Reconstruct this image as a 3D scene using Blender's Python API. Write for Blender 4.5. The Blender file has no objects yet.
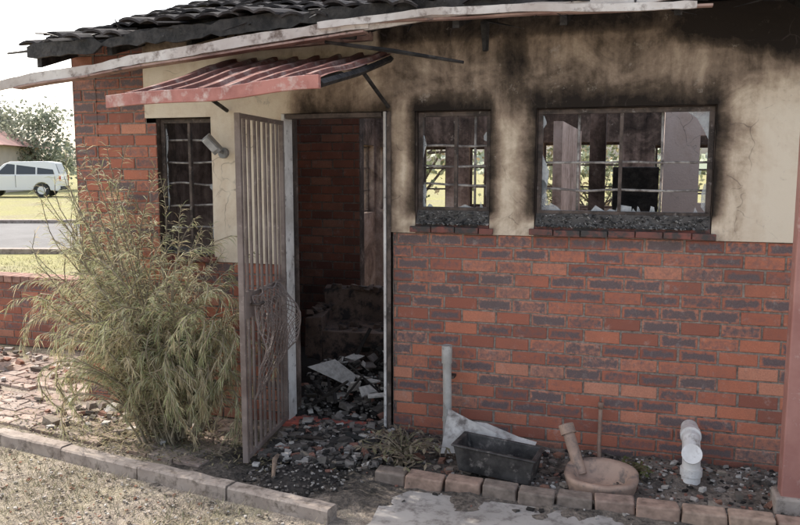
import bpy, math, random
from mathutils import Vector, Matrix, noise
random.seed(7)
R=random.random
def U(a,b): return a+(b-a)*R()
scene=bpy.context.scene

# ------------------------------------------------------------ helpers
class MB:
    def __init__(s): s.v=[];s.f=[];s.c=[];s.m=[];s.uv=[]
    def add(s,vs,fs,col=(1,1,1),mi=0,uvs=None):
        o=len(s.v)
        for i,v in enumerate(vs):
            s.v.append(tuple(v)); s.c.append(col if not isinstance(col,list) else col[i])
            s.uv.append(uvs[i] if uvs else (0,0))
        for f in fs:
            s.f.append([o+i for i in f]); s.m.append(mi)
    def box(s,c,sz,rot=None,col=(1,1,1),mi=0,jit=0):
        vs=[]
        for dx in(-.5,.5):
            for dy in(-.5,.5):
                for dz in(-.5,.5):
                    p=Vector((dx*sz[0],dy*sz[1],dz*sz[2]))
                    if jit: p+=Vector((U(-1,1)*sz[0],U(-1,1)*sz[1],U(-1,1)*sz[2]))*jit
                    if rot is not None: p=rot@p
                    vs.append(p+Vector(c))
        s.add(vs,[(0,1,3,2),(4,6,7,5),(0,4,5,1),(2,3,7,6),(0,2,6,4),(1,5,7,3)],col,mi)
    def b2(s,x0,x1,y0,y1,z0,z1,col=(1,1,1),mi=0):
        s.box(((x0+x1)/2,(y0+y1)/2,(z0+z1)/2),(x1-x0,y1-y0,z1-z0),None,col,mi)
    def tube(s,path,r,n=8,col=(1,1,1),mi=0,cap=True,squash=1):
        path=[Vector(p) for p in path]; k=len(path)
        rs=r if isinstance(r,(list,tuple)) else [r]*k
        vs=[];up=None
        for i,p in enumerate(path):
            t=(path[min(i+1,k-1)]-path[max(i-1,0)]).normalized()
            if up is None:
                up=Vector((0,0,1)) if abs(t.z)<.9 else Vector((0,1,0))
            a=t.cross(up).normalized(); b=a.cross(t).normalized(); up=b
            for j in range(n):
                th=2*math.pi*j/n
                vs.append(p+a*math.cos(th)*rs[i]+b*math.sin(th)*rs[i]*squash)
        fs=[]
        for i in range(k-1):
            for j in range(n):
                j2=(j+1)%n
                fs.append((i*n+j,i*n+j2,(i+1)*n+j2,(i+1)*n+j))
        if cap:
            fs.append(tuple(range(n-1,-1,-1))); fs.append(tuple((k-1)*n+j for j in range(n)))
        s.add(vs,fs,col,mi)
    def sweep(s,path,w,h,col=(1,1,1),mi=0):
        vs=[];k=len(path)
        for p in path:
            hh=p[3] if len(p)>3 else 1
            for a,b in((-1,-1),(1,-1),(1,1),(-1,1)):
                vs.append((p[0],p[1]+a*w/2,p[2]+b*h*hh/2))
        fs=[(0,1,2,3),((k-1)*4+3,(k-1)*4+2,(k-1)*4+1,(k-1)*4)]
        for i in range(k-1):
            for j in range(4):
                j2=(j+1)%4; fs.append((i*4+j,(i+1)*4+j,(i+1)*4+j2,i*4+j2))
        s.add(vs,fs,col,mi)
    def poly(s,pts,n,th,col=(1,1,1),mi=0):
        k=len(pts); n=Vector(n)*th
        vs=[Vector(p) for p in pts]+[Vector(p)+n for p in pts]
        fs=[tuple(range(k)),tuple(range(2*k-1,k-1,-1))]
        for i in range(k):
            j=(i+1)%k; fs.append((i,i+k,j+k,j))
        s.add(vs,fs,col,mi)
    def obj(s,name,mats,parent=None,smooth=False,bevel=0,solid=0,fixn=True):
        me=bpy.data.meshes.new(name); me.from_pydata(s.v,[],s.f)
        if not isinstance(mats,(list,tuple)): mats=[mats]
        for m in mats: me.materials.append(m)
        me.polygons.foreach_set('material_index',s.m)
        at=me.color_attributes.new('Col','FLOAT_COLOR','POINT')
        flat=[]
        for c in s.c: flat+= [c[0],c[1],c[2],1.0]
        at.data.foreach_set('color',flat)
        ul=me.uv_layers.new(name='UVMap')
        lv=[0]*len(me.loops); me.loops.foreach_get('vertex_index',lv)
        fu=[]
        for i in lv: fu+=list(s.uv[i])
        ul.data.foreach_set('uv',fu)
        if smooth: me.polygons.foreach_set('use_smooth',[True]*len(me.polygons))
        me.update()
        if fixn:
            import bmesh
            bm=bmesh.new(); bm.from_mesh(me); bmesh.ops.recalc_face_normals(bm,faces=bm.faces); bm.to_mesh(me); bm.free()
        o=bpy.data.objects.new(name,me); scene.collection.objects.link(o)
        if parent: o.parent=parent
        if solid:
            md=o.modifiers.new('sol','SOLIDIFY'); md.thickness=solid; md.offset=-1
        if bevel:
            md=o.modifiers.new('bev','BEVEL'); md.width=bevel; md.segments=2; md.limit_method='ANGLE'
        return o
def empty(name,loc=(0,0,0)):
    e=bpy.data.objects.new(name,None); e.location=loc; scene.collection.objects.link(e); return e

class NT:
    def __init__(s,name):
        s.m=bpy.data.materials.new(name); s.m.use_nodes=True; s.t=s.m.node_tree
        s.b=s.t.nodes['Principled BSDF']; s.out=s.t.nodes['Material Output']
    def n(s,ty,ins=None,**kw):
        nd=s.t.nodes.new('ShaderNode'+ty)
        for k,v in kw.items(): setattr(nd,k,v)
        for k,v in (ins or {}).items(): s.set(nd.inputs[k],v)
        return nd
    def set(s,inp,v):
        if isinstance(v,bpy.types.NodeSocket): s.t.links.new(v,inp)
        else:
            if hasattr(inp.default_value,'__len__') and len(inp.default_value)==4 and len(v)==3: v=(*v,1)
            inp.default_value=v
    def pos(s): return s.n('NewGeometry').outputs['Position']
    def noise(s,scale,detail=3,rough=.6,vec=None,dist=0):
        return s.n('TexNoise',{'Vector':vec or s.pos(),'Scale':scale,'Detail':detail,'Roughness':rough,'Distortion':dist}).outputs['Fac']
    def ramp(s,fac,stops,interp='LINEAR'):
        nd=s.n('ValToRGB',{'Fac':fac}); cr=nd.color_ramp; cr.interpolation=interp
        while len(cr.elements)<len(stops): cr.elements.new(.5)
        for e,(p,c) in zip(cr.elements,stops):
            e.position=p; e.color=(*c,1) if hasattr(c,'__len__') else (c,c,c,1)
        return nd.outputs['Color']
    def mix(s,f,a,b,mode='MIX'):
        nd=s.t.nodes.new('ShaderNodeMix'); nd.data_type='RGBA'; nd.blend_type=mode
        s.set(nd.inputs[0],f); s.set(nd.inputs[6],a); s.set(nd.inputs[7],b); return nd.outputs[2]
    def math(s,op,a,b=0,c=0,clamp=False):
        nd=s.t.nodes.new('ShaderNodeMath'); nd.operation=op; nd.use_clamp=clamp
        s.set(nd.inputs[0],a); s.set(nd.inputs[1],b); s.set(nd.inputs[2],c); return nd.outputs[0]
    def col(s): 
        a=s.n('Attribute',attribute_name='Col'); return a.outputs['Color']
    def sep(s,c):
        nd=s.n('SeparateColor',{'Color':c}); return nd.outputs
    def bump(s,scale,strength=.4,dist=.01):
        h=s.noise(scale,2,.6)
        return s.n('Bump',{'Height':h,'Strength':strength,'Distance':dist}).outputs['Normal']
    def fin(s,color,rough=.85,normal=None,metal=0,spec=.3):
        s.set(s.b.inputs['Base Color'],color); s.set(s.b.inputs['Roughness'],rough)
        s.set(s.b.inputs['Metallic'],metal); s.set(s.b.inputs['Specular IOR Level'],spec)
        if normal is not None: s.set(s.b.inputs['Normal'],normal)
        return s.m

def attr_mat(name,rough=.9,var=.35,scale=30,bump=.4,metal=0,spec=.25,bd=.006):
    t=NT(name); n=t.noise(scale,2); 
    k=t.ramp(n,[(.25,1-var),(.75,1+var*.6)])
    return t.fin(t.mix(1,t.col(),k,'MULTIPLY'),rough,None if not bump else t.bump(scale*2,bump,bd),metal,spec)
def two_mat(name,c1,c2,scale=8,lo=.4,hi=.6,rough=.8,bump=.3,metal=0,spec=.3,c3=None,scale3=40,bd=.005,lo3=.55,hi3=.7):
    t=NT(name); n=t.noise(scale,4,.65); c=t.mix(t.ramp(n,[(lo,0),(hi,1)]),c1,c2)
    if c3:
        n2=t.noise(scale3,4,.7); c=t.mix(t.ramp(n2,[(lo3,0),(hi3,1)]),c,c3)
    return t.fin(c,rough,t.bump(scale3,bump,bd),metal,spec)

# ---- materials
def brick_mat(name='facebrick',k=1.0):
    t=NT(name); s=t.sep(t.col()); uv=t.n('UVMap').outputs['UV']
    xy=t.n('SeparateXYZ',{'Vector':uv}).outputs
    u,v=xy[0],xy[1]
    eu=t.math('MULTIPLY',t.math('MINIMUM',u,t.math('SUBTRACT',1,u)),3.0)
    ev=t.math('MINIMUM',v,t.math('SUBTRACT',1,v))
    e=t.math('MINIMUM',eu,ev)
    n1=t.noise(30,5,.72); n2=t.noise(110,3,.7)
    e2=t.math('ADD',e,t.math('MULTIPLY',t.math('SUBTRACT',n1,.5),.95))
    e2=t.math('ADD',e2,t.math('MULTIPLY',t.math('SUBTRACT',s[0],.5),.16))
    m=t.ramp(e2,[(.06,0),(.26,1)])
    thr=t.math('ADD',s[1],t.math('MULTIPLY',t.math('SUBTRACT',n1,.5),.9))
    m2=t.math('MULTIPLY',m,t.ramp(thr,[(.28,0),(.58,.95)]))
    K=lambda c:tuple(q*k for q in c)
    base=t.ramp(s[0],[(0,K((.26,.092,.062))),(.3,K((.41,.14,.085))),(.65,K((.52,.185,.105))),(1,K((.58,.27,.175)))])
    base=t.mix(t.ramp(n2,[(.3,.0),(.8,.55)]),base,K((.25,.095,.07)))
    dark=t.mix(n2,(.055,.043,.046),(.19,.15,.15))
    c=t.mix(m2,base,dark)
    n4=t.noise(2.2,5,.7)
    c=t.mix(t.math('MULTIPLY',t.ramp(n4,[(.45,0),(.75,1)]),.38),c,(.12,.088,.075))
    white=t.noise(11,6,.78)
    c=t.mix(t.math('MULTIPLY',t.ramp(white,[(.56,0),(.70,1)]),.34),c,(.50,.42,.37))
    so=t.math('ADD',s[2],t.math('MULTIPLY',t.math('SUBTRACT',t.noise(5,4,.7),.5),.5))
    c=t.mix(t.ramp(so,[(.25,0),(.9,.93)]),c,(.022,.019,.018))
    return t.fin(c,.78,t.bump(120,.5,.004),0,.3)
BR=brick_mat()
def mortar_mat():
    t=NT('mortar'); s=t.sep(t.col()); n=t.noise(40,4,.7)
    c=t.ramp(n,[(.3,(.12,.095,.08)),(.7,(.34,.28,.235))])
    c=t.mix(t.ramp(s[2],[(.2,0),(.9,.9)]),c,(.02,.017,.016))
    return t.fin(c,.95,t.bump(60,.6,.006))
MO=mortar_mat()
def plaster_mat(name='plaster',clean=(.64,.545,.42),clean2=(.74,.65,.525)):
    t=NT(name); s=t.sep(t.col())
    n1=t.noise(2.6,5,.66,dist=.8); n2=t.noise(18,5,.72); n3=t.noise(1.3,2,.6)
    mp=t.n('Mapping',{'Vector':t.pos(),'Scale':(11,11,1.3)}).outputs[0]
    ns=t.noise(1.0,4,.6,vec=mp)
    f=t.math('ADD',s[0],t.math('MULTIPLY',t.math('SUBTRACT',n1,.5),1.0))
    f=t.math('ADD',f,t.math('MULTIPLY',t.math('SUBTRACT',ns,.5),.45))
    f=t.math('ADD',f,t.math('MULTIPLY',t.math('SUBTRACT',n2,.5),.4))
    base=t.mix(n3,clean,clean2)
    c=t.ramp(f,[(0,(1,1,1)),(.2,(.90,.86,.83)),(.38,(.60,.54,.50)),(.56,(.34,.29,.27)),(.76,(.13,.11,.10)),(1,(.03,.026,.026))])
    c=t.mix(1,base,c,'MULTIPLY')
    vo=t.n('TexVoronoi',{'Vector':t.mix(.14,t.pos(),t.n('TexNoise',{'Scale':6,'Detail':2,'Vector':t.pos()}).outputs['Color']),'Scale':3.0},feature='DISTANCE_TO_EDGE').outputs['Distance']
    cr=t.ramp(vo,[(0,1),(.010,0)])
    crf=t.math('MULTIPLY',cr,t.ramp(n1,[(.48,0),(.6,.6)]))
    c=t.mix(crf,c,(.07,.055,.05))
    fl=t.ramp(t.noise(6,6,.8),[(.60,0),(.66,.45)])
    c=t.mix(t.math('MULTIPLY',fl,t.ramp(s[0],[(.85,1),(1,.3)])),c,(.36,.31,.26))
    return t.fin(c,.92,t.bump(45,.45,.006),0,.2)
PL=plaster_mat()
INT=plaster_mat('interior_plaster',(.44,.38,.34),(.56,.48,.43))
CHAR=two_mat('charred_wood',(.014,.013,.013),(.05,.045,.042),12,.4,.65,.7,.8,c3=(.14,.13,.12),scale3=25,bd=.01,lo3=.66,hi3=.8)
TILE=two_mat('burnt_tile',(.022,.02,.02),(.07,.062,.06),3,.35,.7,.85,.5,c3=(.15,.135,.13),scale3=18,lo3=.6,hi3=.8,spec=.15)
FASC=two_mat('peeling_white_board',(.60,.56,.52),(.40,.34,.30),3,.35,.65,.6,.4,c3=(.16,.12,.10),scale3=11,lo3=.50,hi3=.68)
FASR=two_mat('scorched_red_board',(.36,.24,.20),(.20,.115,.095),5,.4,.65,.7,.4,c3=(.06,.05,.045),scale3=14)
CAN=two_mat('canopy_sheet',(.22,.10,.082),(.13,.065,.055),4,.35,.65,.75,.3,metal=.0,c3=(.34,.265,.235),scale3=7,lo3=.50,hi3=.68,spec=.12)
CANF=two_mat('canopy_edge',(.44,.19,.155),(.30,.115,.095),6,.4,.65,.55,.3,c3=(.52,.40,.35),scale3=9,lo3=.5,hi3=.66)
STEEL=two_mat('burnt_steel',(.045,.035,.03),(.12,.09,.075),10,.4,.6,.65,.3,metal=.1,c3=(.30,.26,.24),scale3=26,lo3=.6,hi3=.76)
BARS=two_mat('ashy_bars',(.16,.14,.13),(.40,.37,.34),14,.4,.6,.7,.3,c3=(.09,.065,.055),scale3=30)
GATE=two_mat('gate_paint',(.22,.175,.155),(.14,.105,.09),5,.4,.6,.5,.2,metal=.0,c3=(.34,.28,.25),scale3=22,lo3=.58,hi3=.74)
FRAME=two_mat('door_frame_paint',(.66,.63,.60),(.45,.42,.39),4,.4,.6,.5,.2,c3=(.1,.08,.07),scale3=11,lo3=.58,hi3=.70)
RED=two_mat('red_polish',(.22,.075,.058),(.12,.06,.05),6,.4,.65,.6,.3,c3=(.055,.048,.045),scale3=9,lo3=.42,hi3=.56)
CONC=two_mat('concrete',(.38,.325,.28),(.26,.215,.185),5,.35,.65,.92,.6,c3=(.13,.105,.085),scale3=14,lo3=.5,hi3=.68)
RUB=attr_mat('rubble_mix')
def soft(name,rough=.6,tr=.35):
    t=NT(name); t.fin(t.col(),rough,None,0,.2)
    ts=t.n('BsdfTranslucent',{'Color':t.col()}).outputs[0]
    ms=t.n('MixShader',{0:tr,1:t.b.outputs[0],2:ts}).outputs[0]
    t.t.links.new(ms,t.out.inputs[0]); return t.m
LEAF=soft('needle_leaf')
DRY=NT('dry_litter'); DRY=DRY.fin(DRY.col(),.9,None,0,.1)
def glass():
    t=NT('sooty_glass'); t.fin((.50,.52,.53),.2,None,0,.5)
    n=t.noise(9,3,.7)
    tr=t.n('BsdfTransparent').outputs[0]
    ms=t.n('MixShader',{0:t.ramp(n,[(.3,.25),(.75,.9)]),1:tr,2:t.b.outputs[0]}).outputs[0]
    t.t.links.new(ms,t.out.inputs[0]); return t.m
GL=glass()

# ------------------------------------------------------------ geometry constants
W_L=(-3.51,-3.04,1.19,2.26); W_M=(-1.486,-.975,1.455,2.27); W_R=(-.683,.385,1.455,2.27)
DOOR=(-2.47,-1.685,0,2.27)
OPEN=[W_L,W_M,W_R,DOOR]
XL,XR,YB,TOP=-4.26,3.6,6.6,2.86
house=empty('brick_house')

def breaks(a,b,step,ex):
    pts=sorted(set([a,b]+[e for e in ex if a<e<b])); out=[]
    for p,q in zip(pts,pts[1:]):
        k=max(1,int(math.ceil((q-p)/step)))
        out+=[p+(q-p)*i/k for i in range(k)]
    return out+[b]
def grid_wall(mb,x0,x1,z0,z1,tf,ops,step,colf,mi=0):
    xs=breaks(x0,x1,step,[o[0] for o in ops]+[o[1] for o in ops]); zs=breaks(z0,z1,step,[o[2] for o in ops]+[o[3] for o in ops])
    nx=len(xs); vs=[tf(x,z) for z in zs for x in xs]; cs=[colf(x,z) for z in zs for x in xs]; fs=[]
    for j in range(len(zs)-1):
        for i in range(nx-1):
            cx=(xs[i]+xs[i+1])/2; cz=(zs[j]+zs[j+1])/2
            if any(o[0]<cx<o[1] and o[2]<cz<o[3] for o in ops): continue
            fs.append((j*nx+i,j*nx+i+1,(j+1)*nx+i+1,(j+1)*nx+i))
    mb.add(vs,fs,cs,mi)
def rectd(x,z,o,up=.3,dn=1.):
    dx=max(o[0]-x,0,x-o[1]); da=max(z-o[3],0)*up; db=max(o[2]-z,0)*dn
    return math.sqrt(dx*dx+da*da+db*db)
def ss(t): t=max(0,min(1,t)); return t*t*(3-2*t)
def soot(x,z):
    s=0
    wob=1+.5*noise.noise(Vector((x*4,z*4,9)))
    s=max(s,1.0*math.exp(-(rectd(x,z,(W_M[0],W_M[1],1.6,2.27),.30,2)/(.085*wob))**1.2))
    s=max(s,1.05*math.exp(-(rectd(x,z,(W_R[0],W_R[1],1.6,2.27),.30,2)/(.10*wob))**1.2))
    s=max(s,.9*math.exp(-rectd(x,z,(DOOR[0]+.15,DOOR[1],0,2.27),.3,1)/.10))
    if x>-1.75:
        right=ss((.75-x)/.25) if z<2.35 else 1
        s=max(s,.27*right)
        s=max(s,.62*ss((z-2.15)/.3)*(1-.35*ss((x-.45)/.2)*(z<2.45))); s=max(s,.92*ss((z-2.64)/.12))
        s=max(s,1.1*ss((z-2.36-.10*math.sin(x*3+1))/.26)*ss((x+.25)/.5))
        s=max(s,.85*ss((z-1.9)/.5)*math.exp(-((x+.84)/.20)**2))
    if x<-2.5: s=s*.25+.05
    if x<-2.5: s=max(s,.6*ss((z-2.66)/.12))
    return s
def bsoot(x,z):
    s=0
    s=max(s,.8*math.exp(-rectd(x,z,DOOR,.3,1)/.07))
    s=max(s,.55*ss((.22-z)/.25))
    if x<-3.4 and z>1.2: s=max(s,.5*ss((z-1.9)/.8))
    if x<-2.5: s=max(s,.2)
    if x>-1.65: s=max(s,.36*ss((z-1.2)/.22)*(.5+.5*math.sin(x*7)))
    return s
C=1.456/17
def bricks(mb,mm,x0,x1,z0,z1,tf,ops,sf,darkf,L=.232,H=C,clip0=0):
    g=.0050
    nrow=int(round((z1-z0)/H)) ; r0=int(round(z0/H))
    for r in range(nrow):
        za=z0+r*H; zb=za+H
        off=(L/2 if (r+r0)%2 else 0)+U(-.006,.006)
        k0=int(math.floor((x0-off)/L))-1; x=k0*L+off
        while x<x1:
            a,b=max(x,x0),min(x+L,x1); x+=L
            if b-a<.02: continue
            ivs=[(a,b)]
            for o in ops:
                if o[2]<(za+zb)/2<o[3]:
                    nv=[]
                    for p,q in ivs:
                        if q<=o[0] or p>=o[1]: nv.append((p,q)); continue
                        if p<o[0]-.02: nv.append((p,o[0]))
                        if q>o[1]+.02: nv.append((o[1],q))
                    ivs=nv
            for p,q in ivs:
                j=U(-.002,.002); dd=U(0,.004)
                X0,X1,Z0,Z1=p+g+U(0,.003),q-g-U(0,.003),za+g+U(0,.002)+j,zb-g-U(0,.002)+j
                if X1-X0<.01: continue
                cx,cz=(p+q)/2,(za+zb)/2
                col=(R(),darkf(cx,cz),sf(cx,cz))
                e=.0035; vs=[];uv=[]; tl=[U(-.0015,.0015) for _ in range(4)]
                for li,(dx,n) in enumerate(((0,-.02),(0,-.004-dd),(e,0-dd))):
                    for q4,(X,Z) in enumerate(((X0+dx,Z0+dx),(X1-dx,Z0+dx),(X1-dx,Z1-dx),(X0+dx,Z1-dx))):
                        vs.append(tf(X+(tl[q4] if li else 0),Z+(tl[3-q4] if li else 0),n)); uv.append(((X-X0)/(X1-X0),(Z-Z0)/(Z1-Z0)))
                fs=[(8,9,10,11)]
                for q0 in(0,4):
                    for k in range(4):
                        k2=(k+1)%4; fs.append((q0+k,q0+k2,q0+4+k2,q0+4+k))
                mb.add(vs,fs,col,0,uv)
    grid_wall(mm,x0,x1,z0,z1,lambda x,z:tf(x,z,-.0085),ops,.25,lambda x,z:(0,0,sf(x,z)))
front=lambda x,z,n:(x,-n,z)
def darkf(x,z):
    v=noise.noise(Vector((x*.9,z*1.5,3)))*.5+.5
    base=.26+.5*(v-.3)+.25*ss((z-.5)/.8)*(1 if x>-2 else .4)
    return max(0,min(1,base+U(-.45,.5)))
mb,mm=MB(),MB()
bricks(mb,mm,-1.65,XR,0,17*C,front,[],bsoot,darkf)
bricks(mb,mm,XL,-2.47,0,14*C,front,[],bsoot,darkf)
bricks(mb,mm,XL,-3.51,14*C,26*C,front,[],bsoot,darkf)
bricks(mb,mm,XL,-3.60,26*C,33*C,front,[],bsoot,darkf)
mb.obj('front_facebrick',BR,house,fixn=False); mm.obj('front_mortar',MO,house,fixn=False)
mb,mm=MB(),MB()
bricks(mb,mm,0.0,YB,0,33*C,lambda s,z,n:(XL-n,YB-s,z),[(.27,1.35,14*C,26*C)],lambda x,z:.15,darkf)
mb.obj('side_facebrick',BR,house,fixn=False); mm.obj('side_mortar',MO,house,fixn=False)

mb=MB()
cf=lambda x,z:(soot(x,z),0,0)
tfp=lambda x,z:(x,-.012+.006*noise.noise(Vector((x*3,z*3,0))),z)
grid_wall(mb,-3.60,DOOR[1],26*C+.035,TOP,tfp,[DOOR],.04,cf)
grid_wall(mb,-3.04,-2.47,14*C,26*C+.035,tfp,[],.04,cf)
grid_wall(mb,DOOR[1],XR,17*C,TOP,tfp,[(W_M[0],W_M[1],1.4,2.27),(W_R[0],W_R[1],1.4,2.27)],.04,cf)
po=mb.obj('front_plaster',PL,house,fixn=False,solid=.022)

mb=MB()
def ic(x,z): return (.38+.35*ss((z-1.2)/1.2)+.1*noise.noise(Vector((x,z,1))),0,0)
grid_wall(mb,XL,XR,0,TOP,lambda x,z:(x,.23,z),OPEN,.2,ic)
def reveal(o,y0,y1,dark=.9,ins=.003):
    x0,x1,z0,z1=o[0]+ins,o[1]-ins,o[2]+ins,o[3]-ins
    c=(dark,0,0)
    mb.add([(x0,y0,z0),(x0,y1,z0),(x0,y1,z1),(x0,y0,z1)],[(0,1,2,3)],c)
    mb.add([(x1,y0,z0),(x1,y1,z0),(x1,y1,z1),(x1,y0,z1)],[(0,1,2,3)],c)
    mb.add([(x0,y0,z1),(x1,y0,z1),(x1,y1,z1),(x0,y1,z1)],[(0,1,2,3)],c)
    if z0>.1: mb.add([(x0,y0,z0),(x1,y0,z0),(x1,y1,z0),(x0,y1,z0)],[(0,1,2,3)],c)
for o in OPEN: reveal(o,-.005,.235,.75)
BO=[(-3.95,-2.9,1.25,2.2),(-2.55,-1.75,1.3,2.2),(-1.45,-.35,1.3,2.25),(.1,1.3,1.2,2.2),(2.0,3.0,1.2,2.2)]
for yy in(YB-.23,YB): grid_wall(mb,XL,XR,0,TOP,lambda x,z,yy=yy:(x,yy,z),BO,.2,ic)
for o in BO: reveal(o,YB-.235,YB+.005,.5)
for xx in(XL+.22,): grid_wall(mb,0,YB,0,TOP,lambda y,z,xx=xx:(xx,y,z),[(YB-1.35,YB-.27,14*C,26*C)],.2,ic)
ya,yb,za,zb=YB-1.35+.003,YB-.27-.003,14*C+.003,26*C-.003
for q in([(XL,ya,za),(XL+.22,ya,za),(XL+.22,ya,zb),(XL,ya,zb)],[(XL,yb,za),(XL+.22,yb,za),(XL+.22,yb,zb),(XL,yb,zb)],[(XL,ya,za),(XL+.22,ya,za),(XL+.22,yb,za),(XL,yb,za)],[(XL,ya,zb),(XL+.22,ya,zb),(XL+.22,yb,zb),(XL,yb,zb)]):
    mb.add(q,[(0,1,2,3)],(.5,0,0))
for xx in(XR-.22,XR): grid_wall(mb,0,YB,0,TOP,lambda y,z,xx=xx:(xx,y,z),[],.2,ic)
mb.b2(XL+.01,XR-.01,.012,.228,TOP-.02,TOP,(.9,0,0)); mb.b2(XL+.01,XR-.01,YB-.22,YB-.01,TOP-.02,TOP,(.9,0,0))
mb.b2(XL+.02,XL+.2,.23,YB-.23,TOP-.02,TOP+.0,(.9,0,0))
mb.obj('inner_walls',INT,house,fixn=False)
mb=MB()
mb.b2(.15,.48,3.0,3.12,0.05,2.5,(.02,0,0)); mb.b2(.80,1.9,3.0,3.12,0.05,2.5,(.1,0,0)); mb.b2(.48,.80,3.0,3.12,0.05,1.55,(.1,0,0)); mb.b2(.48,.80,3.0,3.12,2.2,2.5,(.2,0,0))
mb.b2(-1.75,-1.15,3.6,3.72,.05,2.55,(.55,0,0)); 
mb.b2(-1.0,-.9,3.72,6.3,.05,2.4,(.3,0,0)); 
mb.b2(-.50,-.36,2.2,2.32,.05,2.7,(.7,0,0))
mb.obj('partition_walls',plaster_mat('lit_pink_plaster',(.64,.53,.47),(.74,.63,.57)),house)  # pink plaster, brightened: colour stands in for light on the partitions
mb,mm=MB(),MB()
bricks(mb,mm,XL+.22,-2.72,0,31*C,lambda x,z,n:(x,2.2-n,z),[],lambda x,z:.46+.3*ss((1.2-z)/.7)+.2*ss((z-2.1)/.3),lambda x,z:U(0,.3))  # soot, deepened so the hall's dimness sits in the brick colour
mb.obj('hall_bricks',brick_mat('hall_brick',.75),house,fixn=False); mm.obj('hall_mortar',MO,house,fixn=False)
mb=MB(); mb.b2(-4.02,-2.722,2.215,2.33,0,2.64,(.7,0,0)); mb.obj('hall_partition',INT,house)
mb=MB(); mb.b2(XL+.23,XR-.23,.012,YB-.24,-.1,.03,(.05,.044,.04)); mb.obj('floor_slab',RUB,house)

# ---- roof
PIT=.28; EY=-.48; EZ=2.80
def rz(x,y):
    sag=-.10*ss((-3.0-x)/1.3)
    yy=y if y<3.3 else 6.6-y
    return EZ+sag*(1-ss((yy+.4)/3))+(yy-EY)*PIT+.018*noise.noise(Vector((x*1.3,y*1.3,0)))
mb=MB()
x=XL-.08
while x<XR+.2:
    for r in range(11):
        y0=EY+r*.33-.02; 
        if x>-1.5 and y0>.7: continue
        if x>-2.9 and y0>1.0 and R()<.45: continue
        if r>1 and R()<.08: continue
        if r==0 and x<-2 and R()<.12: continue
        jx,jy,jz=U(-.018,.018),U(-.035,.03),U(-.006,.012)
        tw=U(-.03,.03)
        if r==0: jz+=U(-.03,.02); tw*=2.5; jy+=U(-.02,.06)
        vs=[];n=8
        for k in range(2):
            for lay in(0,1):
                for i in range(n+1):
                    px=x+jx+.31*i/n; py=y0+jy+.38*k
                    hz=rz(px,py)+.05+.022*abs(math.sin(math.pi*2*i/n*1.0))**.8-.02*k+.0-lay*.016+jz+tw*(i/n-.5)+ (.022 if k==0 else 0)
                    if k==0 and r<2: py+=.03*noise.noise(Vector((px*9,r,0)))
                    vs.append((px,py,hz))
        m=n+1; fs=[]
        for i in range(n):
            fs+= [(i,i+1,2*m+i+1,2*m+i),(m+i,3*m+i,3*m+i+1,m+i+1),(i,m+i,m+i+1,i+1),(2*m+i,2*m+i+1,3*m+i+1,3*m+i)]
        fs+=[(0,2*m,3*m,m),(n,m+n,3*m+n,2*m+n)]
        mb.add(vs,fs)
    x+=.30
mb.obj('roof_tiles',TILE,house)
mb=MB()
x=XL+.05
while x<XR+.1:
    y00=EY+.03+U(-.02,.1)
    pth=[(x,y00,rz(x,EY)-.03),(x,1.4,rz(x,1.4)-.03),(x,3.3,rz(x,3.3)-.03)]
    vs=[]
    for p in pth:
        for a,b in((-1,-1),(1,-1),(1,1),(-1,1)): vs.append((p[0]+a*.02,p[1],p[2]+b*.055))
    fs=[(0,1,2,3),(8,11,10,9)]
    for i in range(2):
        for j in range(4): fs.append((i*4+j,(i+1)*4+j,(i+1)*4+(j+1)%4,i*4+(j+1)%4))
    mb.add(vs,fs)
    if R()<.6:
        y1=U(4.5,6.9); a=Vector((x,3.3,rz(x,3.3)-.03)); b=Vector((x+U(-.1,.1),y1,rz(x,y1)-.05)); mb.tube([a,(a+b)/2,b],.03,4)
    if R()<.5 and x>-1.4:
        mb.tube([(x,U(.6,1.5),2.7),(x+U(-.6,.6),U(3,5),U(.6,1.8))],[.035,.02],5)
    x+=.62
for y in[EY+.3+.33*k for k in range(8)]:
    mb.sweep([(XL-.05,y,rz(XL,y)+.04),(-2,y,rz(-2,y)+.04),(XR if y<1.0 else U(-1,1),y,rz(0,y)+.04)],.04,.03)
mb.sweep([(XL,3.3,rz(-4.2,3.3)+.03),(XR,3.3,rz(2,3.3)+.03)],.05,.1)
mb.sweep([(XL,.11,TOP+.035),(XR,.11,TOP+.035)],.1,.065)
mb.tube([(-1.94,-.45,2.672),(-1.5,-.45,2.60),(-1.06,-.44,2.515)],[.018,.024,.016],6,squash=.6)
mb.tube([(-1.0,-.12,2.80),(-.99,-.14,2.62)],[.03,.02],5)
mb.tube([(-2.6,-.3,2.80),(-1.75,-.42,2.70)],[.022,.02],5)
mb.tube([(-4.42,-.45,2.71),(-3.6,-.40,2.76),(-2.5,-.42,2.84)],[.008,.02,.03],5)
mb.tube([(-2.7,-.56,3.00),(-1.9,-.6,2.94),(-1.2,-.55,2.90)],[.02,.02,.03],5)
for i in range(110):
    xx=U(-4.2,1.6); a=Vector((xx,U(-.5,-.1),2.83+U(-.03,.06))); b=a+Vector((U(-.3,.3),U(-.12,.05),U(-.10,.03)))
    if xx<-2.6: b.z+=.02; a.z-=.02
    mb.tube([a,(a+b)/2+Vector((0,0,U(-.02,.02))),b],[U(.006,.016),U(.005,.014),.003],5,squash=.5)
mb.obj('charred_rafters',CHAR,house)
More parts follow.
